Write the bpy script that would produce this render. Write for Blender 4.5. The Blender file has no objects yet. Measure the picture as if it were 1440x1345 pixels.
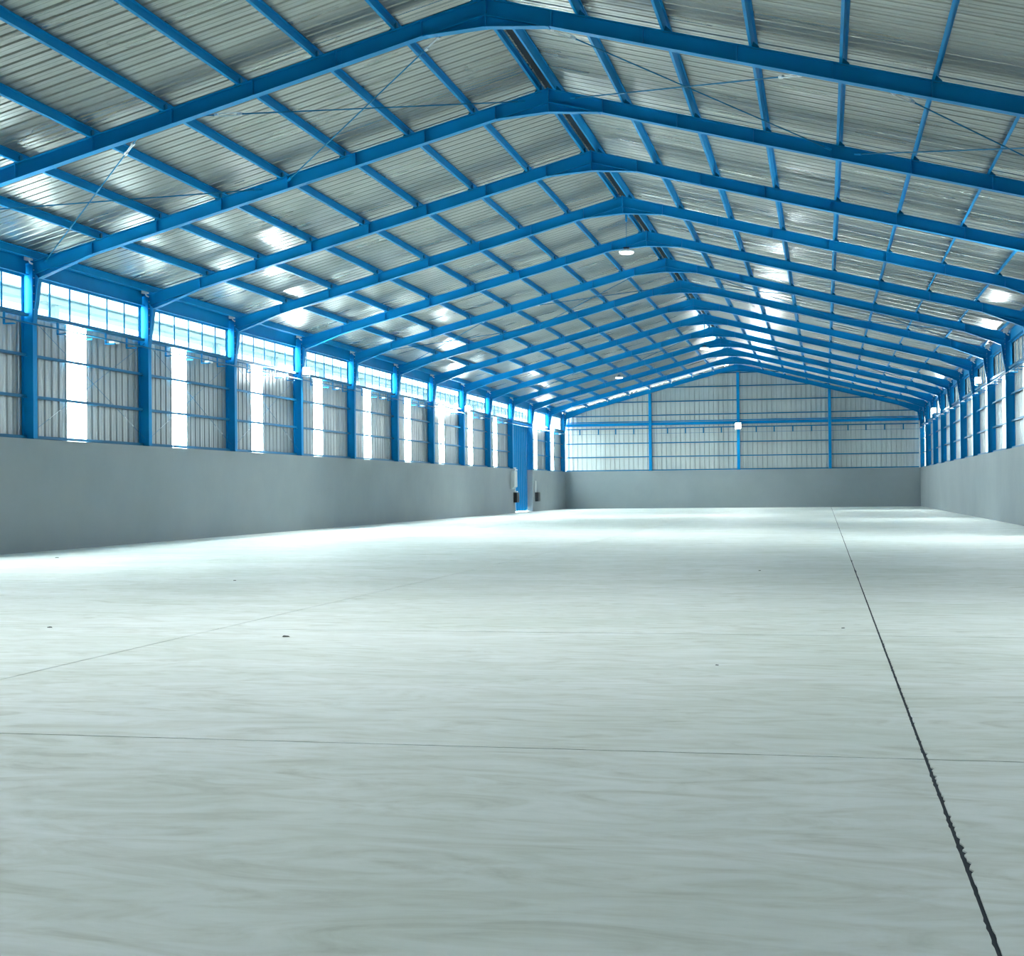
import bpy, math, random
from mathutils import Vector, Matrix

S = bpy.context.scene
COL = S.collection
rnd = random.Random(7)

# ------------------------------------------------------------------ camera
F_PX, YAW, PITCH, ROLL = 2037.0, 0.21203, 0.00899, 0.00982
CAM = Vector((20.5, 0.0, 1.492))
cam_d = bpy.data.cameras.new('camera')
cam_d.sensor_width = 36.0
cam_d.lens = F_PX / 1440.0 * 36.0
cam_d.clip_end = 600
cam = bpy.data.objects.new('camera', cam_d)
COL.objects.link(cam)
_cy, _sy, _cp, _sp, _cr, _sr = (math.cos(YAW), math.sin(YAW), math.cos(PITCH), math.sin(PITCH), math.cos(ROLL), math.sin(ROLL))
r0 = Vector((_cy, _sy, 0)); fwd0 = Vector((-_sy, _cy, 0)); up0 = Vector((0, 0, 1))
up1 = up0 * _cp - fwd0 * _sp
fwd = up0 * _sp + fwd0 * _cp
right = r0 * _cr - up1 * _sr
up = r0 * _sr + up1 * _cr
M = Matrix.Identity(4)
for i in range(3):
    M[i][0], M[i][1], M[i][2], M[i][3] = right[i], up[i], -fwd[i], CAM[i]
cam.matrix_world = M
S.camera = cam

# ------------------------------------------------------------------ world, exposure
SKY = 9.5
w = bpy.data.worlds.new('overcast_sky'); S.world = w; w.use_nodes = True
wn = w.node_tree
bg = wn.nodes['Background']
tc = wn.nodes.new('ShaderNodeTexCoord'); sx = wn.nodes.new('ShaderNodeSeparateXYZ')
wn.links.new(tc.outputs['Generated'], sx.inputs[0])
rp = wn.nodes.new('ShaderNodeValToRGB')
rp.color_ramp.elements[0].position = 0.0; rp.color_ramp.elements[0].color = (0.80, 0.93, 0.95, 1)
rp.color_ramp.elements[1].position = 0.9; rp.color_ramp.elements[1].color = (0.86, 1.0, 1.02, 1)
wn.links.new(sx.outputs['Z'], rp.inputs[0]); wn.links.new(rp.outputs[0], bg.inputs['Color'])
bg.inputs['Strength'].default_value = SKY
vs = S.view_settings
vs.view_transform = 'Standard'; vs.look = 'None'; vs.gamma = 1.0; vs.use_curve_mapping = False
vs.exposure = 2.95
S.cycles.diffuse_bounces = 6; S.cycles.glossy_bounces = 5; S.cycles.transparent_max_bounces = 12; S.cycles.max_bounces = 12
S.cycles.sample_clamp_indirect = 12.0

# ------------------------------------------------------------------ dimensions (metres)
Y1, D = 28.287, 6.7345           # first portal frame in view, bay length
XR = 27.79                        # right wall plane
XM, ZR, SL = 13.97, 11.38, 0.262  # ridge, rafter top at ridge, roof slope
YF = Y1 + 13 * D                  # gable wall plane
B0 = -5                           # first bay of the hall, behind the camera
Y0 = Y1 + B0 * D
UL, UR = XM, XR - XM              # ridge to left / right column face
WH = 3.0                          # height of concrete wall
Z_SILL, Z_HEAD, Z_EAVE = 6.37, 7.32, 7.84
def fy(k): return Y1 + (k - 1) * D   # frame k = 1..14
def ztop(u): return ZR - SL * u
def zbot(u): return 10.73 - SL * (u - 1.3)

def portal(name, loc, sx_, sy_, rot):
    l = bpy.data.lights.new(name, 'AREA'); l.shape = 'RECTANGLE'; l.size = sx_; l.size_y = sy_
    l.cycles.is_portal = True
    o = bpy.data.objects.new(name, l); o.location = loc; o.rotation_euler = rot; COL.objects.link(o)
YC, LEN = (Y1 + YF) / 2, YF - Y1
portal('daylight_portal', (-0.75, YC, (Z_SILL + Z_HEAD) / 2), 1.1, LEN, (0, -math.pi / 2, 0))
portal('daylight_portal', (XR + 0.75, YC, (Z_SILL + Z_HEAD) / 2), 1.1, LEN, (0, math.pi / 2, 0))
for b in range(13):
    if b != 10:
        portal('daylight_portal', (-0.75, Y1 + b * D + 2.806, (WH + Z_SILL) / 2), 3.4, 1.2, (0, -math.pi / 2, 0))

# ------------------------------------------------------------------ materials
def mat(name, color, rough=0.5, metal=0.0, spec=0.5):
    m = bpy.data.materials.new(name); m.use_nodes = True
    p = m.node_tree.nodes['Principled BSDF']
    p.inputs['Base Color'].default_value = (*color, 1)
    p.inputs['Roughness'].default_value = rough
    p.inputs['Metallic'].default_value = metal
    p.inputs['Specular IOR Level'].default_value = spec
    return m, m.node_tree, p
def node(nt, t, **kw):
    n = nt.nodes.new(t)
    for k, v in kw.items(): setattr(n, k, v)
    return n
def noise(nt, vec, scale, detail=4, rough=0.5, dist=0.0):
    n = node(nt, 'ShaderNodeTexNoise'); n.inputs['Scale'].default_value = scale
    n.inputs['Detail'].default_value = detail; n.inputs['Roughness'].default_value = rough; n.inputs['Distortion'].default_value = dist
    nt.links.new(vec, n.inputs['Vector']); return n.outputs['Fac']
def mapping(nt, vec, scale):
    n = node(nt, 'ShaderNodeMapping'); n.inputs['Scale'].default_value = scale
    nt.links.new(vec, n.inputs['Vector']); return n.outputs['Vector']
def ramp(nt, fac, stops):
    n = node(nt, 'ShaderNodeValToRGB'); e = n.color_ramp.elements
    e[0].position, e[0].color = stops[0][0], (*stops[0][1], 1)
    e[1].position, e[1].color = stops[-1][0], (*stops[-1][1], 1)
    for p_, c_ in stops[1:-1]:
        q = e.new(p_); q.color = (*c_, 1)
    nt.links.new(fac, n.inputs[0]); return n.outputs[0]
def math_n(nt, op, a, b):
    n = node(nt, 'ShaderNodeMath', operation=op)
    for i, v in enumerate((a, b)):
        if isinstance(v, (int, float)): n.inputs[i].default_value = v
        else: nt.links.new(v, n.inputs[i])
    return n.outputs[0]
def mixc(nt, fac, a, b, mode='MIX'):
    n = node(nt, 'ShaderNodeMix', data_type='RGBA', blend_type=mode)
    for i, v in ((0, fac), (6, a), (7, b)):
        if isinstance(v, (int, float)): n.inputs[i].default_value = v
        elif isinstance(v, tuple): n.inputs[i].default_value = (*v, 1)
        else: nt.links.new(v, n.inputs[i])
    return n.outputs[2]
def bump(nt, h, strength, dist=0.02):
    n = node(nt, 'ShaderNodeBump'); n.inputs['Strength'].default_value = strength; n.inputs['Distance'].default_value = dist
    nt.links.new(h, n.inputs['Height']); return n.outputs[0]
def position(nt): return node(nt, 'ShaderNodeNewGeometry').outputs['Position']

# blue painted steel
BLUE, nt, p = mat('blue_painted_steel', (0.0, 0.19, 0.50), 0.5, 0, 0.15)
pos = position(nt)
c = ramp(nt, noise(nt, pos, 1.3, 3), [(0.3, (0.0, 0.245, 0.55)), (0.7, (0.0, 0.28, 0.62))])
nt.links.new(c, p.inputs['Base Color'])
BLUE2, nt, p = mat('blue_cold_formed_steel', (0.0, 0.17, 0.34), 0.42, 0, 0.3)
# pale blue paint of the frame next door
PALE, _, _ = mat('pale_blue_paint', (0.34, 0.46, 0.50), 0.7, 0, 0.1)
# bare roll-formed metal sheet
def sheet_mat(name, sc, rough, metal, col, bs=0.8, bstr=0.35):
    m, nt, p = mat(name, col, rough, metal)
    pos = position(nt)
    oi = node(nt, 'ShaderNodeObjectInfo')
    v = math_n(nt, 'MULTIPLY_ADD', oi.outputs['Random'], 0.16)
    v.node.inputs[2].default_value = 0.90
    cc = mixc(nt, 1.0, col, v, 'MULTIPLY')
    st = noise(nt, mapping(nt, pos, sc), 1.0, 3, 0.55, 0.4)
    cc = mixc(nt, 0.35, cc, ramp(nt, st, [(0.3, (0.75, 0.78, 0.78)), (0.7, (1.0, 1.0, 0.97))]), 'MULTIPLY')
    nt.links.new(cc, p.inputs['Base Color'])
    r = math_n(nt, 'MULTIPLY_ADD', noise(nt, mapping(nt, pos, tuple(x * 0.6 for x in sc)), 1.0, 2), 0.2)
    r.node.inputs[2].default_value = rough - 0.1
    nt.links.new(r, p.inputs['Roughness'])
    wv = noise(nt, mapping(nt, pos, sc), bs, 2.5, 0.5, 0.3)
    nt.links.new(bump(nt, wv, bstr, 0.02), p.inputs['Normal'])
    return m
ROOFM = sheet_mat('bare_metal_roof_sheet', (0.5, 2.2, 0.5), 0.30, 0.75, (0.325, 0.342, 0.318), 1.0, 0.32)
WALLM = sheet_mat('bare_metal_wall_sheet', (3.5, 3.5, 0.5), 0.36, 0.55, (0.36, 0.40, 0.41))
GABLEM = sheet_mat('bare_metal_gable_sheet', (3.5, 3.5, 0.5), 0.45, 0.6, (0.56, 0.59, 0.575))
# translucent fibreglass sheet
TRANS = bpy.data.materials.new('translucent_fibreglass'); TRANS.use_nodes = True
nt = TRANS.node_tree; nt.nodes.remove(nt.nodes['Principled BSDF'])
ta = node(nt, 'ShaderNodeBsdfTransparent'); ta.inputs[0].default_value = (0.95, 0.97, 0.96, 1)
tb = node(nt, 'ShaderNodeBsdfTranslucent'); tb.inputs[0].default_value = (0.9, 0.93, 0.92, 1)
mx = node(nt, 'ShaderNodeMixShader'); mx.inputs[0].default_value = 0.6
nt.links.new(ta.outputs[0], mx.inputs[1]); nt.links.new(tb.outputs[0], mx.inputs[2])
nt.links.new(mx.outputs[0], nt.nodes['Material Output'].inputs[0])
# window glass
GLASS = bpy.data.materials.new('window_glass'); GLASS.use_nodes = True
nt = GLASS.node_tree; nt.nodes.remove(nt.nodes['Principled BSDF'])
ta = node(nt, 'ShaderNodeBsdfTransparent'); ta.inputs[0].default_value = (0.265, 0.285, 0.285, 1)   # dark tint added to dim the daylight, acts at both faces
tb = node(nt, 'ShaderNodeBsdfGlossy'); tb.inputs['Roughness'].default_value = 0.3; tb.inputs[0].default_value = (.5, .5, .5, 1)
mx = node(nt, 'ShaderNodeMixShader'); lw_ = node(nt, 'ShaderNodeLayerWeight'); lw_.inputs[0].default_value = 0.5
fr = math_n(nt, 'MULTIPLY_ADD', math_n(nt, 'POWER', lw_.outputs['Facing'], 5.0), 0.2); fr.node.inputs[2].default_value = 0.03
nt.links.new(fr, mx.inputs[0])
nt.links.new(ta.outputs[0], mx.inputs[1]); nt.links.new(tb.outputs[0], mx.inputs[2])
nt.links.new(mx.outputs[0], nt.nodes['Material Output'].inputs[0])
# rendered concrete wall
CONC, nt, p = mat('grey_rendered_concrete', (0.50, 0.53, 0.53), 0.75, 0, 0.3)
pos = position(nt)
c = ramp(nt, noise(nt, pos, 0.35, 5, 0.6), [(0.3, (0.27, 0.31, 0.32)), (0.7, (0.31, 0.345, 0.355))])
nt.links.new(c, p.inputs['Base Color'])
nt.links.new(bump(nt, noise(nt, pos, 40, 3), 0.12, 0.004), p.inputs['Normal'])
# power-floated floor
FLOOR, nt, p = mat('power_floated_concrete', (0.72, 0.77, 0.74), 0.42, 0, 0.28)
pos = position(nt)
sw = noise(nt, mapping(nt, pos, (0.9, 2.6, 1)), 1.0, 6, 0.62, 2.6)
big = noise(nt, mapping(nt, pos, (0.22, 0.5, 1)), 1.0, 4, 0.55, 1.2)
fine = noise(nt, mapping(nt, pos, (2.5, 9, 1)), 1.0, 5, 0.6, 1.0)
c1 = ramp(nt, sw, [(0.26, (0.62, 0.655, 0.60)), (0.43, (0.765, 0.805, 0.76)), (0.55, (0.83, 0.88, 0.855)), (0.72, (0.88, 0.925, 0.91))])
c2 = ramp(nt, big, [(0.3, (0.86, 0.88, 0.84)), (0.65, (1.0, 1.0, 1.0))])
cc = mixc(nt, 1.0, c1, c2, 'MULTIPLY')
cc = mixc(nt, 0.3, cc, ramp(nt, fine, [(0.3, (0.85, 0.86, 0.84)), (0.6, (1, 1, 1))]), 'MULTIPLY')
nt.links.new(cc, p.inputs['Base Color'])
r = math_n(nt, 'MULTIPLY_ADD', sw, -0.25); r.node.inputs[2].default_value = 0.76
nt.links.new(r, p.inputs['Roughness'])
nt.links.new(bump(nt, sw, 0.08, 0.01), p.inputs['Normal'])
DARK, _, _ = mat('dark_joint_filler', (0.012, 0.025, 0.04), 0.9)
WHITE, _, _ = mat('white_plastic', (0.80, 0.82, 0.80), 0.45)
GREY, _, _ = mat('pale_grey_enamel', (0.55, 0.59, 0.58), 0.5)
BLACK, _, _ = mat('black_enamel', (0.006, 0.008, 0.012), 0.4)
ZINC, _, _ = mat('galvanised_steel', (0.62, 0.68, 0.70), 0.35, 0.8)
BROWN, _, _ = mat('brown_brick_render', (0.10, 0.10, 0.10), 0.8)
YARD, _, _ = mat('pale_yard_concrete', (0.55, 0.57, 0.55), 0.9)
CHIP, _, _ = mat('dark_stone', (0.10, 0.11, 0.10), 0.9)
def emit(name, col, s):
    m = bpy.data.materials.new(name); m.use_nodes = True
    p = m.node_tree.nodes['Principled BSDF']
    p.inputs['Emission Color'].default_value = (*col, 1); p.inputs['Emission Strength'].default_value = s
    return m
LAMP = emit('lit_lamp_lens', (0.9, 1.0, 1.0), 60)
GLOW = emit('lit_pendant_diffuser', (0.95, 1.0, 1.0), 2.5)

# ------------------------------------------------------------------ mesh builder
class MB:
    def __init__(s): s.v = []; s.f = []
    def add(s, vs_, fs):
        n = len(s.v); s.v += [tuple(q) for q in vs_]; s.f += [tuple(i + n for i in f) for f in fs]; return s
    def box(s, x0, x1, y0, y1, z0, z1):
        return s.add([(x0, y0, z0), (x1, y0, z0), (x1, y1, z0), (x0, y1, z0), (x0, y0, z1), (x1, y0, z1), (x1, y1, z1), (x0, y1, z1)],
                     [(0, 3, 2, 1), (4, 5, 6, 7), (0, 1, 5, 4), (1, 2, 6, 5), (2, 3, 7, 6), (3, 0, 4, 7)])
    def prism(s, poly, a, b, fn):        # poly in (p,q); extruded from a to b; fn(p,q,t) -> xyz
        n = len(poly)
        vs_ = [fn(p_, q_, a) for p_, q_ in poly] + [fn(p_, q_, b) for p_, q_ in poly]
        fs = [tuple(range(n - 1, -1, -1)), tuple(range(n, 2 * n))] + [(i, (i + 1) % n, n + (i + 1) % n, n + i) for i in range(n)]
        return s.add(vs_, fs)
    def strip(s, pts, wa, wb, t, fn):    # thick strip along polyline pts (p,q), thickness t above, width wa..wb across
        for (p0, q0), (p1, q1) in zip(pts[:-1], pts[1:]):
            L = math.hypot(p1 - p0, q1 - q0); nx, ny = -(q1 - q0) / L * t, (p1 - p0) / L * t
            s.prism([(p0, q0), (p1, q1), (p1 + nx, q1 + ny), (p0 + nx, q0 + ny)], wa, wb, fn)
        return s
    def tube(s, a, b, r, n=8):
        a, b = Vector(a), Vector(b); d = (b - a).normalized()
        u = d.orthogonal().normalized(); v = d.cross(u)
        ring = [(math.cos(i * math.tau / n), math.sin(i * math.tau / n)) for i in range(n)]
        vs_ = [a + (u * c_ + v * s_) * r for c_, s_ in ring] + [b + (u * c_ + v * s_) * r for c_, s_ in ring]
        fs = [(i, (i + 1) % n, n + (i + 1) % n, n + i) for i in range(n)] + [tuple(range(n - 1, -1, -1)), tuple(range(n, 2 * n))]
        return s.add(vs_, fs)
    def lathe(s, prof, c, n=20):         # profile (r,z) about vertical axis at c
        vs_ = []; fs = []
        for r, z in prof:
            vs_ += [(c[0] + r * math.cos(i * math.tau / n), c[1] + r * math.sin(i * math.tau / n), c[2] + z) for i in range(n)]
        for j in range(len(prof) - 1):
            fs += [(j * n + i, j * n + (i + 1) % n, (j + 1) * n + (i + 1) % n, (j + 1) * n + i) for i in range(n)]
        fs += [tuple(range(n - 1, -1, -1)), tuple(range((len(prof) - 1) * n, len(prof) * n))]
        return s.add(vs_, fs)
    def mesh(s, name, m):
        me = bpy.data.meshes.new(name); me.from_pydata(s.v, [], s.f); me.update(); me.materials.append(m); return me
    def build(s, name, m, parent=None, loc=(0, 0, 0)):
        return link(name, s.mesh(name, m), parent, loc)
def link(name, me, parent=None, loc=(0, 0, 0), rot=(0, 0, 0)):
    o = bpy.data.objects.new(name, me); o.location = loc; o.rotation_euler = rot
    if parent: o.parent = parent
    COL.objects.link(o); return o
def empty(name, loc=(0, 0, 0)):
    o = bpy.data.objects.new(name, None); o.location = loc; o.empty_display_size = 0.3; COL.objects.link(o); return o
def structure(name, loc=(0, 0, 0)):
    o = empty(name, loc); o['kind'] = 'structure'; return o
def tag(o, label, cat, group=None):
    o['label'] = label; o['category'] = cat
    if group: o['group'] = group
    return o
def copy_tree(o, parent=None):
    c = o.copy(); COL.objects.link(c)
    if parent: c.parent = parent
    for ch in list(o.children): copy_tree(ch, c)
    return c
ORD = ['first', 'second', 'third', 'fourth', 'fifth', 'sixth', 'seventh', 'eighth', 'ninth', 'tenth', 'eleventh', 'twelfth', 'thirteenth', 'fourteenth']
XZ = lambda p_, q_, t: (p_, t, q_)

# ------------------------------------------------------------------ floor of cast slabs
floor = structure('floor')
MB().box(-0.4, XR + 0.4, Y0, YF + 0.3, -0.30, -0.135).build('subfloor', DARK, floor)
XJ = [0.0, 6.97, 13.94, 21.03, XR]
YJ = [Y0, 1.5, 8.24, 15.0, 22.8, 30.6, 46.2, 61.8, 77.4, 93.0, 108.6, YF]
def slab(x0, x1, y0, y1, rag_l, rag_r):
    gx = {0.0: 0.0, 6.97: 0.006, 13.94: 0.009, 21.03: 0.0085, XR: 0.0}
    gy = 0.011
    n = 160 if y0 < 16 and (rag_l or rag_r) else 12
    def edge(x, sgn, rag):
        pts = []
        for i in range(n + 1):
            y = y0 + gy + (y1 - y0 - 2 * gy) * i / n
            e = gx[x] * sgn
            if rag:
                e += sgn * (rnd.random() ** 6) * 0.018 * (1 if sgn > 0 else 0.4)
            pts.append((x + e, y))
        return pts
    a = edge(x0, 1, rag_l); b = edge(x1, -1, rag_r)[::-1]
    poly = a + b
    return MB().prism(poly[::-1], 0.0, -0.13, lambda p_, q_, t: (p_, q_, t))
for i in range(4):
    for j in range(len(YJ) - 1):
        slab(XJ[i], XJ[i + 1], YJ[j], YJ[j + 1], XJ[i] == 21.03, XJ[i + 1] == 21.03).build('concrete_slab', FLOOR, floor)

for x in XJ[1:-1]:
    MB().box(x - .03, x + .03, Y0, YF, -.05, -.007).build('joint_filler', DARK, floor)
for y in YJ[1:-1]:
    MB().box(0, XR, y - .03, y + .03, -.06, -.008).build('joint_filler', DARK, floor)

# ------------------------------------------------------------------ profiled sheets
SW = D / 6.0
def profile(width, ribs, h=0.034):
    pitch = width / ribs; pts = []
    for i in range(ribs):
        s = i * pitch
        pts += [(s, 0), (s + pitch * .44 - .02, 0), (s + pitch * .44, .006), (s + pitch * .44 + .02, 0),
                (s + pitch - .085, 0), (s + pitch - .063, h), (s + pitch - .022, h)]
        if i == ribs - 1: pts += [(width, .0025), (width + .035, .0025)]
    return pts
PROF = profile(SW, 3)
def wall_profile(width, ribs, h=0.038):
    pitch = width / ribs; pts = []
    for i in range(ribs):
        s = i * pitch
        pts += [(s, 0), (s + pitch * .30, 0), (s + pitch * .36, .010), (s + pitch * .42, 0), (s + pitch * .66, 0), (s + pitch * .73, h), (s + pitch * .93, h)]
        if i == ribs - 1: pts += [(width, .0025), (width + .03, .0025)]
    return pts
WPROF = wall_profile(SW, 3)
def sheet_mesh(name, m, length, prof=PROF, segs=1):
    # runs along local +X (length), width along +Y, ribs toward +Z
    v = []; f = []; n = len(prof)
    for s in range(segs + 1):
        v += [(length * s / segs, q, h) for q, h in prof]
    for s in range(segs):
        f += [(s * n + i, s * n + i + 1, (s + 1) * n + i + 1, (s + 1) * n + i) for i in range(n - 1)]
    me = bpy.data.meshes.new(name); me.from_pydata(v, [], f); me.update(); me.materials.append(m); return me

# roof = ceiling of the hall
ceiling = structure('ceiling')
ZP = 0.235                            # sheet above rafter top
cosr = math.cos(math.atan(SL)); ang = math.atan(SL)
for side in (-1, 1):
    U = (UL if side < 0 else UR) + 0.75
    u0 = 0.16
    me = sheet_mesh('roof_sheet', ROOFM, (U - u0) / cosr)
    for b in range(B0, 13):
        for s in range(6):
            y = Y1 + b * D + s * SW
            zr = ztop(u0) + ZP
            if side < 0:
                o = link('roof_sheet', me, ceiling); 
                # local X -> down the left slope, local Y -> -Y, local Z -> outwards
                ex = Vector((-cosr, 0, -math.sin(ang))); ey = Vector((0, -1, 0)); yy = y + SW
            else:
                o = link('roof_sheet', me, ceiling)
                ex = Vector((cosr, 0, -math.sin(ang))); ey = Vector((0, 1, 0)); yy = y
            ez = ex.cross(ey)
            R = Matrix((ex, ey, ez)).transposed().to_4x4(); R.translation = Vector((XM + side * u0, yy, zr))
            o.matrix_local = R
MB().strip([(-.6, ztop(UL + .6) + ZP + .02), (XM, ztop(0) + ZP + .03), (XR + .6, ztop(UR + .6) + ZP + .02)], YF - .2, YF + .6, 0.01, XZ).build('verge_flashing', ROOFM, ceiling)
MB().strip([(XM - 0.42, ztop(.42) + ZP + .045), (XM, ztop(0) + ZP + .06), (XM + .42, ztop(.42) + ZP + .045)], Y0, YF + .4, 0.012, XZ).build('ridge_cap', DARK, ceiling)

# ------------------------------------------------------------------ side walls
def wall_side(name, X, s):
    """X = inner plane, s = outward direction (-1 left, +1 right)."""
    W = structure(name)
    def bx(mb, a, b_, y0, y1, z0, z1):
        xs = sorted((X + s * a, X + s * b_)); return mb.box(xs[0], xs[1], y0, y1, z0, z1)
    if s < 0:
        bx(MB(), 0, .38, Y0, 96.25, -0.02, WH).build('concrete_wall', CONC, W)
        bx(MB(), 0, .38, 102.25, YF, -0.02, WH).build('concrete_wall', CONC, W)
    else:
        bx(MB(), 0, .38, Y0, YF, -0.02, WH).build('concrete_wall', CONC, W)
    XS = 0.345
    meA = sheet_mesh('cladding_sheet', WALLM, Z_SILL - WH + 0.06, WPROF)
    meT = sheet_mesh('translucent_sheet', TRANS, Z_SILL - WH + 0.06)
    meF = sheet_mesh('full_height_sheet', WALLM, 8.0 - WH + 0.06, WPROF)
    ex = Vector((0, 0, 1)); ez = Vector((s, 0, 0)); ey = ez.cross(ex)
    def place(me, nm, y, z):
        yy = y if ey.y > 0 else y + SW
        R = Matrix((ex, ey, ez)).transposed().to_4x4(); R.translation = Vector((X + s * XS, yy, z))
        o = link(nm, me, W); o.matrix_local = R; return o
    for b in range(B0, 13):
        yb = Y1 + b * D
        ysh = -.3 if s > 0 else 0.0; kt = 3 if s > 0 else 2
        if b < 0:
            for k in range(6): place(meF, 'cladding_sheet', yb + k * SW, WH - .03)
            continue
        door = (s < 0 and b == 10)
        if not door:
            for k in range(6):
                if k == kt: place(meT, 'translucent_sheet', yb + k * SW + ysh, WH - .03)
                else: place(meA, 'cladding_sheet', yb + k * SW + ysh, WH - .03)
            for z in (WH + .06, 4.14, 5.24):
                g = MB(); h = .085
                bx(g, .20, .212, yb + .1, yb + D - .1, z - h / 2, z + h / 2)      # web
                bx(g, .212, .30, yb + .1, yb + D - .1, z + h / 2 - .008, z + h / 2)
                bx(g, .16, .20, yb + .1, yb + D - .1, z - h / 2, z - h / 2 + .008)
                g.build('girt', BLUE2, W)
        # sill beam under the windows, eave beam and flashing above them
        g = MB(); bx(g, .12, .30, yb + .1, yb + D - .1, Z_SILL - .10, Z_SILL - .04); bx(g, .09, .30, yb + .1, yb + D - .1, Z_SILL - .04, Z_SILL - .03)
        g.build('sill_beam', BLUE2, W)
        g = MB(); bx(g, .20, .22, yb + .1, yb + D - .1, Z_HEAD + .06, Z_EAVE); bx(g, .10, .20, yb + .1, yb + D - .1, Z_HEAD + .05, Z_HEAD + .065)
        bx(g, .13, .20, yb + .1, yb + D - .1, Z_EAVE - .012, Z_EAVE)
        g.build('eave_beam', BLUE, W)
        g = MB(); bx(g, .345, .36, yb, yb + D, Z_HEAD + .02, 8.02); g.build('eave_flashing', BLUE2, W)
    return W
wall_left = wall_side('wall_left', 0.0, -1)
wall_right = wall_side('wall_right', XR, 1)

# windows: one six-light strip per bay
def window_set(X, s):
    y0, y1 = .11, D - .11
    def bx(mb, a, b_, ya, yb, z0, z1):
        xs = sorted((s * a, s * b_)); return mb.box(xs[0], xs[1], ya, yb, z0, z1)
    fr = MB(); bx(fr, .23, .29, y0, y1, Z_SILL - .03, Z_SILL + .03); bx(fr, .23, .29, y0, y1, Z_HEAD - .01, Z_HEAD + .06)
    bx(fr, .244, .262, y0, y0 + .09, Z_SILL + .03, Z_HEAD - .01); bx(fr, .244, .262, y1 - .09, y1, Z_SILL + .03, Z_HEAD - .01)
    frm = fr.mesh('window_frame', BLUE)
    mu = MB(); bx(mu, .240, .258, -.034, .034, Z_SILL + .03, Z_HEAD - .01); mum = mu.mesh('mullion', BLUE)
    pw = (y1 - y0) / 6
    pn = MB(); bx(pn, .2585, .2645, .02, pw - .02, Z_SILL + .03, Z_HEAD - .01); pnm = pn.mesh('pane', GLASS)
    return frm, mum, pnm, y0, pw
wn_ = 0
for X, s in ((0.0, -1), (XR, 1)):
    frm, mum, pnm, y0, pw = window_set(X, s)
    for b in range(13):
        wn_ += 1
        W = structure('window_%d' % wn_, (X, Y1 + b * D, 0))
        link('window_frame', frm, W)
        for k in range(1, 6): link('mullion', mum, W, (0, y0 + k * pw, 0))
        for k in range(6): link('pane', pnm, W, (0, y0 + k * pw, 0))

# ------------------------------------------------------------------ gable wall at the far end
wall_back = structure('wall_back')
MB().box(-.38, XR + .38, YF, YF + .38, -0.02, WH).build('concrete_wall', CONC, wall_back)
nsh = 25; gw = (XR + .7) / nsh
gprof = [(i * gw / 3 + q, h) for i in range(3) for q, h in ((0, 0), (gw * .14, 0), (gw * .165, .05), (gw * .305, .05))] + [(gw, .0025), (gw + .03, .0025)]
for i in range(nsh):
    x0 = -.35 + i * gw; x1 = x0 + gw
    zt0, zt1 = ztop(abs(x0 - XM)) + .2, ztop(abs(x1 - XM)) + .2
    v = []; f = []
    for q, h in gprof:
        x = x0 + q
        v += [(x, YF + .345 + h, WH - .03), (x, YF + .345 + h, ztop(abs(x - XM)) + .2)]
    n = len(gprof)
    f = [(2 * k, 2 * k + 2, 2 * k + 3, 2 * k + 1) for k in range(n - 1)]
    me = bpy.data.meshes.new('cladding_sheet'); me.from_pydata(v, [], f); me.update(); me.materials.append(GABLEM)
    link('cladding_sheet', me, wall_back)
PX = [6.92, 13.92, 21.0]
PE = [-.1] + PX + [XR + .1]
for x in PX:
    zt = zbot(abs(x - XM)) if abs(x - XM) > 1.3 else 10.75
    g = MB(); g.box(x - .11, x + .11, YF + .0, YF + .014, WH, zt); g.box(x - .11, x + .11, YF + .26, YF + .274, WH, zt); g.box(x - .006, x + .006, YF + .014, YF + .26, WH, zt)
    g.box(x - .15, x + .15, YF - .0, YF + .30, WH, WH + .02)
    g.build('gable_post', BLUE, wall_back)
for z in (WH + .06, 4.14, 5.24, 6.42, 7.46, 8.55, 9.67, 10.72):
    for i in range(4):
        a, b_ = PE[i] + .12, PE[i + 1] - .12
        if z > 7.5:
            lim = (zbot(0) - z) / SL + 1.5
            a, b_ = max(a, XM - lim - .3), min(b_, XM + lim + .3)
        if b_ - a < .3: continue
        g = MB(); g.box(a, b_, YF + .19, YF + .205, z - .042, z + .042); g.box(a, b_, YF + .205, YF + .30, z + .034, z + .042); g.box(a, b_, YF + .15, YF + .19, z - .042, z - .034)
        g.build('girt', BLUE2, wall_back)
for i in range(4):
    a, b_ = PE[i] + .12, PE[i + 1] - .12
    g = MB(); g.box(a, b_, YF + .12, YF + .14, 6.66, 6.86); g.box(a, b_, YF + .05, YF + .22, 6.86, 6.875); g.box(a, b_, YF + .05, YF + .22, 6.645, 6.66); g.box(a, b_, YF + .16, YF + .2, 6.93, 7.0)
    g.build('wind_beam', BLUE, wall_back)

# blank wall behind the camera
wall_front = structure('wall_front')
MB().box(-.38, XR + .38, Y0 - .3, Y0, -.02, WH).build('concrete_wall', CONC, wall_front)
v = [(-.4, Y0 - .1, WH), (XR + .4, Y0 - .1, WH), (XR + .4, Y0 - .1, 7.9), (XM, Y0 - .1, ZR + .2), (-.4, Y0 - .1, 7.9)]
MB().add(v, [(0, 1, 2, 3, 4)]).build('cladding_sheet', WALLM, wall_front)

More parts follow.
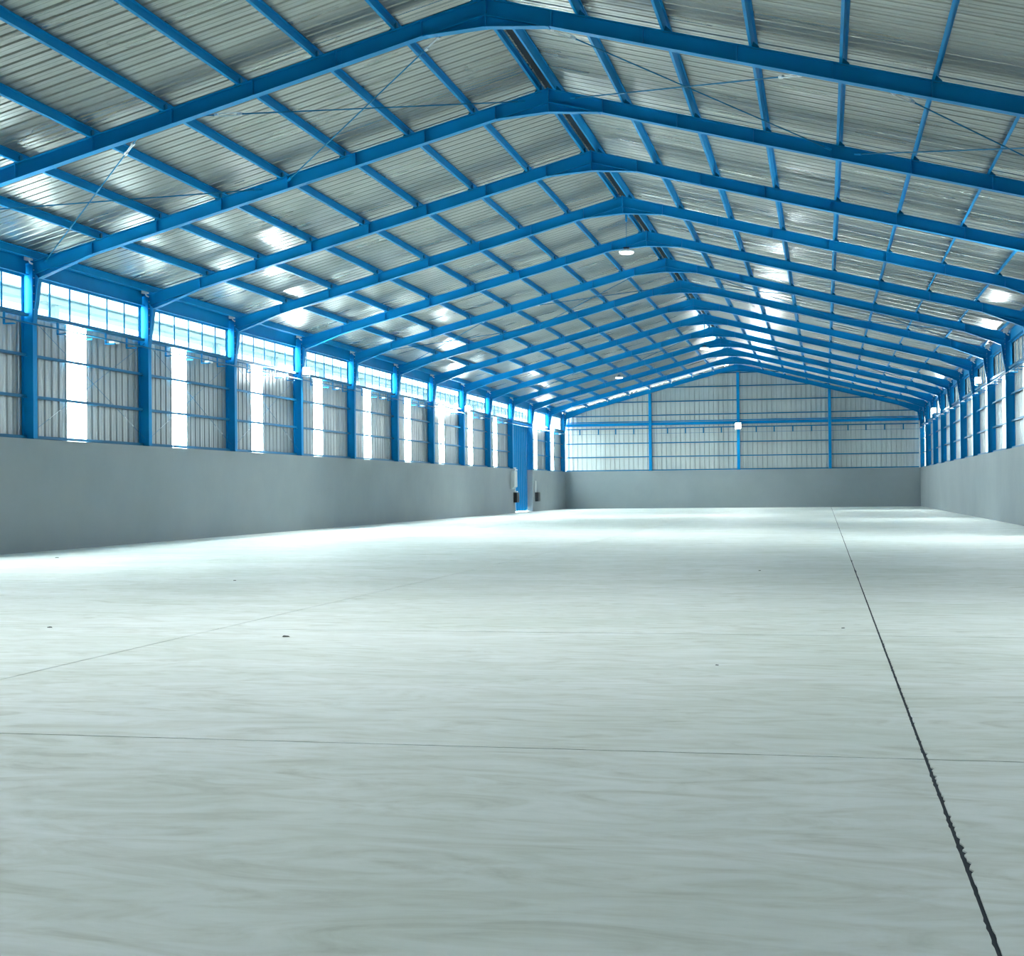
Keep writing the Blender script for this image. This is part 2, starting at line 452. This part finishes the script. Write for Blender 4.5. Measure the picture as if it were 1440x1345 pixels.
# ------------------------------------------------------------------ portal frames
def frame_half(sgn, U):
    """meshes of one half of a portal; local x = XM + sgn*u"""
    fn = lambda u, z, t: (sgn * u, t, z)
    hw = .105
    g = MB(); zc = ztop(U) + .0
    # column: inner flange, web, outer flange, cap and base
    g.prism([(U, WH + .02), (U + .014, WH + .02), (U + .014, zc), (U, zc)], -hw, hw, fn)
    g.prism([(U + .325, WH + .02), (U + .34, WH + .02), (U + .34, zc - .08), (U + .325, zc - .08)], -hw, hw, fn)
    g.prism([(U + .014, WH + .02), (U + .325, WH + .02), (U + .325, zc - .08), (U + .014, zc)], -.006, .006, fn)
    g.prism([(U, zc), (U + .34, zc - .085), (U + .34, zc - .07), (U, zc + .015)], -hw, hw, fn)
    colm = g.mesh('column', BLUE)
    g = MB(); g.prism([(U - .04, WH), (U + .37, WH), (U + .37, WH + .022), (U - .04, WH + .022)], -.15, .15, fn)
    basem = g.mesh('base_plate', BLUE2)
    # knee bracket
    g = MB(); g.prism([(U - .002, 6.1), (U - .002, 7.44), (U - .17, 7.28)], -.006, .006, fn)
    g.strip([(U - .17, 7.28), (U - .002, 6.1)], -hw * .9, hw * .9, .012, fn)
    g.strip([(U - .175, 7.275), (U - .002, 7.45)], -hw, hw, .014, fn)
    kneem = g.mesh('knee_bracket', BLUE)
    g = MB()
    for i in range(6):
        for t in (-.06, .06):
            z = 6.45 + i * .21
            a = Vector(fn(U - .002, z, t)); b_ = Vector(fn(U - .022, z, t)); g.tube(a, b_, .016, 6)
    boltm = g.mesh('bolt', ZINC)
    # rafter with haunches
    bot = [(0.0, 10.82), (1.3, 10.73), (12.25, zbot(12.25)), (U - .17, 7.285)]
    g = MB()
    poly = [(0.012, ztop(0.012)), (0.012, 10.82)] + bot[1:] + [(U - .002, 7.45), (U - .002, ztop(U))]
    # split the web into quads along u
    us = [0.012, 1.3, 12.25, U - .17]
    for a, b_, (pa, pb) in zip(us[:-1], us[1:], zip(bot[:-1], bot[1:])):
        g.prism([(a, pa[1]), (b_, pb[1]), (b_, ztop(b_)), (a, ztop(a))], -.006, .006, fn)
    g.prism([(U - .17, 7.285), (U - .002, 7.45), (U - .002, ztop(U)), (U - .17, ztop(U - .17))], -.006, .006, fn)
    g.strip([(0, ztop(0)), (U + .02, ztop(U + .02))], -hw, hw, .014, fn)
    for a, b_ in zip(bot[:-1], bot[1:]): g.strip([b_, a], -hw, hw, .014, fn)
    g.strip([(1.3, zbot(1.3)), (0.02, zbot(0.02))], -.10, .10, .03, fn)          # original flange running through the ridge haunch
    g.strip([(U - .02, zbot(U - .02)), (12.25, zbot(12.25))], -.09, .09, .025, fn)
    rafm = g.mesh('rafter', BLUE)
    stm = []
    for k in range(7):
        u = 1.33 + 1.817 * k
        if k == 6: u = 12.25
        zb = zbot(u) + .01; tilt = SL * .53
        g = MB(); g.prism([(u, zb), (u + .02, zb), (u + .02, ztop(u)), (u, ztop(u))], -hw * .95, hw * .95, fn)
        stm.append(g.mesh('stiffener', BLUE))
    u = 3.05
    g = MB(); g.prism([(u, zbot(u) + .015), (u + .25, zbot(u + .25) + .015), (u + .25, ztop(u + .25) - .002), (u, ztop(u) - .002)], -.012, .012, fn)
    spm = g.mesh('splice_plate', BLUE)
    clm = []
    for k in range(8):
        u = .19 + 1.692 * k
        g = MB(); g.prism([(u - .02, ztop(u)), (u + .14, ztop(u + .14)), (u + .14, ztop(u + .14) + .05), (u - .02, ztop(u) + .17)], -.05, .05, fn)
        clm.append(g.mesh('purlin_cleat', BLUE2))
    return dict(col=colm, base=basem, knee=kneem, bolt=boltm, raf=rafm, st=stm, sp=spm, cl=clm)
HL, HR = frame_half(-1, UL), frame_half(1, UR)
g = MB(); g.box(-.016, .016, -.105, .105, 10.80, ZR + .03); APEX = g.mesh('apex_plate', BLUE)
for k in range(1, 15):
    y = fy(k) + (.115 if k == 14 else 0)
    if k == 14: y = YF - .12
    t = empty('portal_frame', (XM, y, 0))
    lab = ('blue steel portal frame nearest the camera, its ridge touching the top of the photo' if k == 1 else
           'blue steel portal frame against the corrugated gable wall, with a white pipe along its rafter' if k == 14 else
           '%s blue steel portal frame counted from the camera' % ORD[k - 1])
    tag(t, lab, 'portal frame', 'portal frames spanning the hall')
    for Hh, s in ((HL, -1), (HR, 1)):
        link('column', Hh['col'], t); link('base_plate', Hh['base'], t)
        kb = link('knee_bracket', Hh['knee'], t); link('bolts', Hh['bolt'], kb)['kind'] = 'stuff'
        link('rafter', Hh['raf'], t)
        for me in Hh['st']: link('stiffener', me, t)
        link('splice_plate', Hh['sp'], t)
        for me in Hh['cl']: link('purlin_cleat', me, t)
    link('apex_plate', APEX, t)

# ------------------------------------------------------------------ purlins (Z sections) on top of the rafters
def purlin_mesh(slope_sgn):
    h, fl, th, lip = .20, .055, .006, .018
    a = math.atan(SL) * slope_sgn
    g = MB(); ya, yb = Y0 + .05, YF + .3
    def R(p_, q_, t): return (p_ * math.cos(a) - q_ * math.sin(a), t, p_ * math.sin(a) + q_ * math.cos(a))
    def rect(p0, p1, q0, q1): g.prism([(p0, q0), (p1, q0), (p1, q1), (p0, q1)], ya, yb, R)
    rect(-th / 2, th / 2, 0, h)
    rect(-fl, -th / 2, 0, th); rect(-fl, -fl + th, th, lip)
    rect(th / 2, fl, h - th, h); rect(fl - th, fl, h - lip, h - th)
    return g.mesh('roof_purlin', BLUE)
PML, PMR = purlin_mesh(1), purlin_mesh(-1)
for s, U, pm in ((-1, UL, PML), (1, UR, PMR)):
    sd = 'left' if s < 0 else 'right'
    for k in range(9):
        u = .19 + 1.692 * k
        if k == 8: u = U - .16
        o = link('roof_purlin', pm, None, (XM + s * u, 0, ztop(u) + .016))
        lab = ('blue ridge purlin bounding the dark ridge gap, on the %s slope' % sd if k == 0 else
               'blue eave purlin along the top of the %s wall' % sd if k == 8 else
               '%s blue purlin down from the ridge on the %s roof slope' % (ORD[k], sd))
        tag(o, lab, 'purlin', 'roof purlins of the %s slope' % sd)

# ------------------------------------------------------------------ bracing rods
def rod(a, b_, lab, cat='bracing rod', grp='roof bracing rods', r=.016, tb=0.1, off=0):
    a, b_ = Vector(a), Vector(b_); d = b_ - a; L = d.length; d.normalize()
    t = empty('bracing_rod', a); tag(t, lab, cat, grp)
    z = Vector((0, 0, 0))
    p0, p1 = d * (L * tb), d * (L * tb + .55)
    MB().tube(z, p0, r, 6).tube(p1, d * L, r, 6).build('rod', BLUE2, t)
    n = d.orthogonal().normalized() * r * 2.4
    MB().tube(p0 + n, p1 + n, r * .7, 6).tube(p0 - n, p1 - n, r * .7, 6).tube(p0 - d * .05, p0 + d * .05, r * 2.4, 6).tube(p1 - d * .05, p1 + d * .05, r * 2.4, 6).build('turnbuckle', ZINC, t)
    g = MB(); g.tube(d * (L - .22), d * L, r * 2, 6).build('end_plate', BLUE, t)
    return t
def zr_(x, off=-.13): return ztop(abs(x - XM)) + off
NUM = ['zero', 'one', 'two', 'three', 'four', 'five', 'six', 'seven', 'eight', 'nine', 'ten', 'eleven']
def roof_x(k, x0, x1, where):
    ya, yb = fy(k) + .1, fy(k + 1) - .1
    for xa, xb in ((x0, x1), (x1, x0)):
        up = 'rising' if abs(xb - XM) < abs(xa - XM) else 'falling'
        rod((xa, ya, zr_(xa)), (xb, yb, zr_(xb)), 'thin bracing rod %s between portal frames %s and %s, %s away from camera' % (where, NUM[k], NUM[k + 1], up))
for k in (1, 6, 10):
    roof_x(k, .35, 6.7 if k > 1 else 6.5, 'by left eave')
    roof_x(k, 7.2, 13.4, 'left of ridge')
    roof_x(k, 14.55, 20.75, 'right of ridge')
    roof_x(k, 21.3, 27.4, 'by right eave')
for k in (2, 3, 4):
    ya, yb = fy(k) + .15, fy(k + 1) - .15
    wh = 'left wall between columns %s and %s' % (NUM[k], NUM[k + 1])
    rod((-.1, ya, 3.25), (-.1, yb, 6.2), 'thin rod rising away from the camera, ' + wh, grp='wall bracing rods', r=.005, tb=.12)
    rod((-.13, yb, 3.25), (-.13, ya, 6.2), 'thin rod rising towards the camera, ' + wh, grp='wall bracing rods', r=.005, tb=.12)

# ------------------------------------------------------------------ cable rails on brackets
def cable_rail(name_side, pts, X=None, s=None):
    t = empty('cable_rail', (0, 0, 0)); tag(t, 'long thin cable rail on brackets along the %s' % name_side, 'cable rail', 'cable rails round the hall')
    return t
for X, s, nm in ((0.0, -1, 'left wall'), (XR, 1, 'right wall')):
    t = cable_rail(nm, None)
    xi = X - s * .06
    y0_ = Y1
    for b in range(13):
        ya, yb = Y1 + b * D, Y1 + (b + 1) * D
        g = MB(); g.box(xi - .03, xi + .03, ya, yb, 6.03, 6.04); g.box(xi + s * .024, xi + s * .03, ya, yb, 6.03, 6.075); g.tube((xi, ya, 6.055), (xi, yb, 6.055), .017, 6)
        g.build('rail', BLUE2, t)
        if s < 0 and b == 10: continue
        for j, dy in enumerate((1.45, 2.85, 4.2, 5.5)):
            y = ya + dy
            wv = .055 if j != 1 else .015
            g = MB(); a, c_ = sorted((X + s * .15, X + s * .162)); g.box(a, c_, y - wv, y + wv, 5.95, Z_SILL - .08)
            a, c_ = sorted((X + s * .16, X - s * .14)); g.box(a, c_, y - wv, y + wv, 5.93, 5.96)
            g.build('bracket', BLUE, t)
            if j == 2:
                xs = sorted((X + s * .02, X - s * .12)); MB().box(xs[0], xs[1], y - .05, y + .3, 5.965, 6.02).build('lit_foot', WHITE, t)  # white box stands in for a bracket foot lit through the translucent sheet
t = empty('cable_rail', (0, 0, 0)); tag(t, 'thin cable rail hung on short brackets across the corrugated gable wall', 'cable rail', 'cable rails round the hall')
for i in range(4):
    a, b_ = PE[i] + .1, PE[i + 1] - .1
    MB().box(a, b_, YF + .04, YF + .10, 5.985, 6.005).build('rail', BLUE2, t)
for x in (1.2, 2.73, 4.13, 5.59, 8.31, 9.74, 11.17, 12.59, 15.32, 16.72, 18.16, 19.6, 22.39, 23.75, 25.16, 26.56):
    MB().box(x - .05, x + .05, YF + .12, YF + .135, 5.98, 6.40).box(x - .05, x + .05, YF + .02, YF + .12, 5.965, 5.985).build('bracket', BLUE2, t)

# ------------------------------------------------------------------ lamps and boxes
def floodlight(loc, d, lab, size=.34, rnd_lens=True, watts=105, tilt=.45):
    """wall floodlight facing horizontal direction d"""
    t = empty('floodlight', loc); tag(t, lab, 'floodlight', 'lit floodlights')
    d = Vector(d).normalized(); sd = Vector((-d.y, d.x, 0)); u = Vector((0, 0, 1)); h = size / 2
    def P(a, b_, c_): return tuple(sd * a + u * b_ + d * c_)
    g = MB(); fr = [(-h, -h), (h, -h), (h, h), (-h, h)]; bk = [(-h * .6, -h * .6), (h * .6, -h * .6), (h * .6, h * .6), (-h * .6, h * .6)]
    g.add([P(a, b_, 0) for a, b_ in fr] + [P(a, b_, -.12) for a, b_ in bk], [(0, 1, 5, 4), (1, 2, 6, 5), (2, 3, 7, 6), (3, 0, 4, 7), (7, 6, 5, 4)])
    g.build('housing', GREY, t)
    if watts:
        l = bpy.data.lights.new('flood_light', 'AREA'); l.shape = 'DISK'; l.size = size * .8; l.energy = watts; l.color = (0.90, 1.0, 1.0)
        lo = bpy.data.objects.new('flood_light', l); lo.location = d * .03; lo.parent = t; COL.objects.link(lo)
        lo.rotation_euler = (Vector((math.copysign(1, d.x) if abs(d.x) > .1 else 0, -.3 if abs(d.x) > .1 else -1, -tilt))).to_track_quat('-Z', 'Y').to_euler()
    q = h * .92
    n_ = 16; cs = [(q * math.cos(i * math.tau / n_), q * math.sin(i * math.tau / n_)) for i in range(n_)]
    if rnd_lens: MB().add([P(a, b_, .004) for a, b_ in cs] + [P(a, b_, -.01) for a, b_ in cs], [tuple(range(n_)), tuple(range(2 * n_ - 1, n_ - 1, -1))] + [(i, n_ + i, n_ + (i + 1) % n_, (i + 1) % n_) for i in range(n_)]).build('lens', LAMP, t)
    else: MB().add([P(-q, -q, .004), P(q, -q, .004), P(q, q, .004), P(-q, q, .004), P(-q, -q, -.01), P(q, -q, -.01), P(q, q, -.01), P(-q, q, -.01)],
             [(0, 1, 2, 3), (4, 7, 6, 5), (0, 4, 5, 1), (1, 5, 6, 2), (2, 6, 7, 3), (3, 7, 4, 0)]).build('lens', LAMP, t)
    MB().tube(P(-h - .02, 0, -.04), P(-h - .02, -h - .08, -.06), .012, 6).tube(P(h + .02, 0, -.04), P(h + .02, -h - .08, -.06), .012, 6).tube(P(-h - .02, -h - .08, -.06), P(h + .02, -h - .08, -.06), .012, 6).build('yoke', GREY, t)
    return t
floodlight((.22, 55.12, 6.40), (.55, -.83, 0), 'lit floodlight on the fifth left column, beside the nearer windows', .28)
floodlight((.22, 82.06, 6.34), (.35, -.93, 0), 'lit floodlight on the ninth left column, far along the left wall', .28)
floodlight((.22, 109.0, 6.34), (.35, -.93, 0), 'lit floodlight on the thirteenth left column, beyond the blue sliding door', .28)
floodlight((XR - .22, 70.5, 6.44), (-.35, -.93, 0), 'lit floodlight on the right wall nearer the camera', .28)
floodlight((XR - .22, 98.2, 6.50), (-.25, -.97, 0), 'lit floodlight far along the right wall', .28)
floodlight((13.92, YF - .16, 6.48), (.07, -1, 0), 'brilliant floodlight on the middle post of the gable wall', .45)

for i, (y, w_) in enumerate(((28.0, 105), (1.2, 55))):  # lamps added out of view, continuing the left row to brighten the floor
    floodlight((.22, y, 6.4), (.7, -.7, 0), 'added unseen floodlight on the left wall %s' % ('beside the first portal frame' if i == 0 else 'behind the camera'), .28, watts=w_)
for i, (y, w_) in enumerate(((43.4, 105), (16.5, 55))):  # two more lamps added out of view on the right, for floor light
    floodlight((XR - .22, y, 6.4), (-.7, -.7, 0), 'added unseen floodlight on the right wall %s' % ('just beyond the third portal frame' if i == 0 else 'above the foreground floor'), .28, watts=w_)

def pendant(loc, ztop_, lab, watts=95):
    t = empty('pendant_lamp', loc); tag(t, lab, 'pendant lamp', 'high bay pendant lamps')
    MB().lathe([(.20, .0), (.255, .03), (.255, .07), (.17, .10), (.06, .12)], (0, 0, 0)).build('shade', WHITE, t)
    MB().lathe([(.195, -.025), (.235, -.005), (.235, .025), (.19, .028)], (0, 0, 0)).build('diffuser', GLOW, t)
    MB().box(-.10, .10, -.06, .06, .15, .19).tube((-.05, 0, .12), (-.05, 0, .15), .012, 6).tube((.05, 0, .12), (.05, 0, .15), .012, 6).build('driver_box', BLACK, t)
    l = bpy.data.lights.new('pendant_light', 'AREA'); l.shape = 'DISK'; l.size = .4; l.energy = watts; l.color = (0.93, 1.0, 1.0)
    lo = bpy.data.objects.new('pendant_light', l); lo.location = (0, 0, -.03); lo.parent = t; COL.objects.link(lo)
    L = ztop_ - loc[2]
    MB().tube((0, 0, .19), (0, 0, L - .25), .008, 6).build('suspension_cable', BLUE2, t)
    MB().box(-.03, .03, -.03, .03, L - .25, L).build('hanger', BLUE, t)
pendant((14.07, 48.62, 9.50), 10.82, 'white round pendant lamp hung from the ridge of the fourth portal frame')
pendant((13.99, 82.3, 9.42), 10.82, 'white round pendant lamp hung far off at the ridge of the ninth frame')
pendant((7.25, 95.75, 8.95), 9.2, 'small white pendant lamp halfway up the left roof slope far away', 40)

pendant((14.0, fy(-1) + .3, 9.5), 10.82, 'added unseen pendant lamp hung from the ridge above the foreground floor', 80)  # added out of view to light the foreground floor

def jbox(k, s):
    X = 0.0 if s < 0 else XR
    y = fy(k) - .30 if k < 14 else YF - .3
    t = empty('junction_box', (X + (.0 if s < 0 else 0), y, 7.74))
    sd = 'left' if s < 0 else 'right'
    tag(t, 'small white junction box at the top of the %s %s column' % (ORD[k - 1], sd), 'junction box', 'junction boxes under the %s eave' % sd)
    MB().box(-.09, .09, -.07, .07, -.02, .15).build('box', WHITE, t)
    MB().tube((0, 0, 0), (.05, 0, -.09), .022, 8).tube((.05, 0, -.09), (.12, 0, -.12), .022, 8).build('cable_gland', WHITE, t)
    MB().tube((0, .06, .07), (0, .30, .07), .014, 6).tube((0, -.06, .07), (0, -.45, .07), .012, 6).build('conduit_stub', WHITE, t)
for k in range(2, 15): jbox(k, -1)
for k in range(6, 14): jbox(k, 1)

# white pipe along the last rafter
t = empty('rafter_pipe', (0, 0, 0)); tag(t, 'white pipe clipped along the left rafter of the gable frame', 'pipe')
yp = YF - .30
MB().tube((.1, yp, 7.92), (12.92, yp, 11.27), .035, 8).build('pipe', WHITE, t)
for x in (.1, 1.85, 3.54, 5.29, 6.96, 8.69, 10.4, 12.04):
    z = 7.92 + (x - .1) * (11.27 - 7.92) / 12.82
    MB().box(x - .09, x + .05, yp - .05, yp + .08, z - .06, z + .05).box(x - .04, x + .05, yp - .05, yp - .01, z - .22, z - .06).build('clip', WHITE, t)
# corner pipes
t = empty('corner_pipe', (XR - .06, YF - .35, WH)); tag(t, 'white vertical pipe in the far right corner above the concrete wall', 'pipe')
MB().tube((0, 0, 0), (0, 0, 3.6), .05, 8).build('pipe', WHITE, t); MB().box(-.07, .07, -.02, .1, 2.6, 2.7).box(-.07, .07, -.02, .1, 1.0, 1.1).build('clip', GREY, t)
t = empty('corner_pipe', (.08, YF - .42, WH)); tag(t, 'thin white vertical pipe in the far left corner above the concrete wall', 'pipe')
MB().tube((0, 0, 0), (0, 0, 3.2), .03, 8).build('pipe', WHITE, t); MB().box(-.05, .05, -.02, .1, 1.6, 1.68).build('clip', GREY, t)

# ------------------------------------------------------------------ big blue sliding door in the left wall
door = structure('door_1')
dy0, dy1 = 96.25, 102.25
ly0, ly1 = 95.75, 103.1
nl = 4; lw = (ly1 - ly0) / nl
dp = []
pt = lw / 3
for i in range(3):
    s0 = i * pt
    dp += [(s0, 0), (s0 + pt * .5, 0), (s0 + pt * .6, .07), (s0 + pt * .9, .07)]
dp += [(lw, 0)]
for i in range(nl):
    y = ly0 + i * lw
    v = []; f = []
    for q, h in dp: v += [(-.52 + h, y + q, .07), (-.52 + h, y + q, 6.12)]
    for q, h in dp: v += [(-.56, y + q, .07), (-.56, y + q, 6.12)]
    n = len(dp)
    f = [(2 * a, 2 * a + 1, 2 * a + 3, 2 * a + 2) for a in range(n - 1)] + [(2 * n + 2 * a, 2 * n + 2 * a + 2, 2 * n + 2 * a + 3, 2 * n + 2 * a + 1) for a in range(n - 1)]
    me = bpy.data.meshes.new('door_leaf'); me.from_pydata(v, [], f); me.update(); me.materials.append(BLUE)
    lf = link('door_leaf', me, door)
    if i == 1: MB().box(-.50, -.40, y + .1, y + 1.0, 3.04, 3.12).build('latch_bar', ZINC, lf)
MB().box(-.62, -.36, ly0 - .1, ly1 + .1, 6.14, 6.30).build('door_track', BLUE2, door)
MB().box(-.40, .012, dy0 - .03, dy0 + .05, .0, WH).box(-.40, .012, dy0 - .03, dy0 + .75, WH - .1, WH - .02).build('door_frame', WHITE, door)
MB().box(-.40, -.39, dy0, dy1, 6.16, Z_SILL).build('door_header', BLUE2, door)
MB().box(-.45, .1, dy0, dy1, 0.0, .012).build('threshold', GREY, door)
# boxes each side of it
t = empty('control_box', (.008, 96.02, .72)); tag(t, 'black wall box on the near side of the blue sliding door', 'control box', 'black wall boxes beside the door')
MB().box(0, .22, -.40, .40, 0, .66).build('box', BLACK, t); MB().box(.22, .235, -.36, .36, .04, .62).build('lid', BLACK, t); MB().box(.0, .2, -.25, .15, .68, .76).build('top_bracket', WHITE, t)
t = empty('control_box', (.008, 103.5, .72)); tag(t, 'black wall box on the far side of the blue sliding door', 'control box', 'black wall boxes beside the door')
MB().box(0, .22, -.40, .40, 0, .66).build('box', BLACK, t); MB().box(.22, .235, -.36, .36, .04, .62).build('lid', BLACK, t)
MB().box(.0, .06, -.38, -.20, .66, 1.5).build('cable_duct', WHITE, t)
t = empty('electrical_cabinet', (.008, 95.2, 1.78)); tag(t, 'pale grey tall wall cabinet left of the blue sliding door', 'cabinet')
MB().prism([(0, 0.0), (.02, -.18), (.26, 0.0), (.26, 1.06), (0, 1.06)], -.48, .48, lambda p_, q_, tt: (p_, tt, q_)).build('body', GREY, t)
MB().box(.26, .272, -.43, .43, .05, 1.0).build('cabinet_door', GREY, t)

# ------------------------------------------------------------------ bits lying on the floor
for (x, y), sz, lab in (((2.6, 31.5), .07, 'dark stone chip on the floor beside the left wall'), ((10.6, 23.3), .035, 'tiny dark stone chip alone between the left wall and left floor joint'),
                        ((11.93, 14.91), .04, 'dark stone chip lying on the cross joint at the left'), ((15.02, 14.22), .05, 'flat grey sliver just in front of the cross joint'),
                        ((20.68, 15.78), .025, 'dark stone chip beyond the crossing of the two floor joints'), ((19.6, 12.36), .022, 'tiny dark chip on the pale floor left of the long dark joint'),
                        ((19.34, 26.66), .04, 'far dark chip on the floor in the middle of the hall')):
    g = MB(); n = 7
    sz *= .85
    top = [(sz * (.6 + .5 * rnd.random()) * math.cos(i * math.tau / n), sz * (.5 + .4 * rnd.random()) * math.sin(i * math.tau / n)) for i in range(n)]
    g.add([(a, b_, 0) for a, b_ in top] + [(a * .7, b_ * .7, sz * (.22 + .15 * rnd.random())) for a, b_ in top],
          [tuple(range(n - 1, -1, -1)), tuple(range(n, 2 * n))] + [(i, (i + 1) % n, n + (i + 1) % n, n + i) for i in range(n)])
    o = g.build('stone_chip', CHIP, None, (x, y, 0)); tag(o, lab, 'stone chip', 'stone chips on the floor')

# ------------------------------------------------------------------ outside
o = MB().box(-90, 120, -60, 200, -.6, -.31).build('ground_outside', YARD); o['kind'] = 'structure'
# open steel frame of the hall next door, seen through the left windows
t = empty('steel_frame_next_door', (-5.0, YC, 0)); tag(t, 'open steel frame of the next hall, seen through the left windows', 'steel frame')
for k in range(1, 16):
    y = fy(k) - YC + 3.0
    MB().box(-.15, .15, y - .12, y + .12, -.31, 8.1).build('post', PALE, t)
    MB().prism([(-.1, 7.75), (-12, 10.75), (-12, 11.05), (-.1, 8.05)], y - .1, y + .1, XZ).build('rafter', PALE, t)
for i in range(7):
    x = -.1 - 1.6 * i; z = 8.1 + 1.6 * i * .26
    MB().box(x - .05, x + .05, -LEN / 2 - 2, LEN / 2 + 8, z, z + .2).build('purlin', PALE, t)
MB().box(-.2, .2, -LEN / 2 - 2, LEN / 2 + 8, 7.95, 8.12).box(-.04, .04, -LEN / 2 - 2, LEN / 2 + 8, 8.25, 8.30).build('eave_beam', PALE, t)
# dark building close to the right-hand side, made tall to block sky light
o = MB().box(XR + 3.2, XR + 14, Y0 - 10, YF + 20, -.31, 13.0).build('neighbour_building', BROWN)
tag(o, 'dark sky-blocking building close behind the windows of the right wall', 'building')
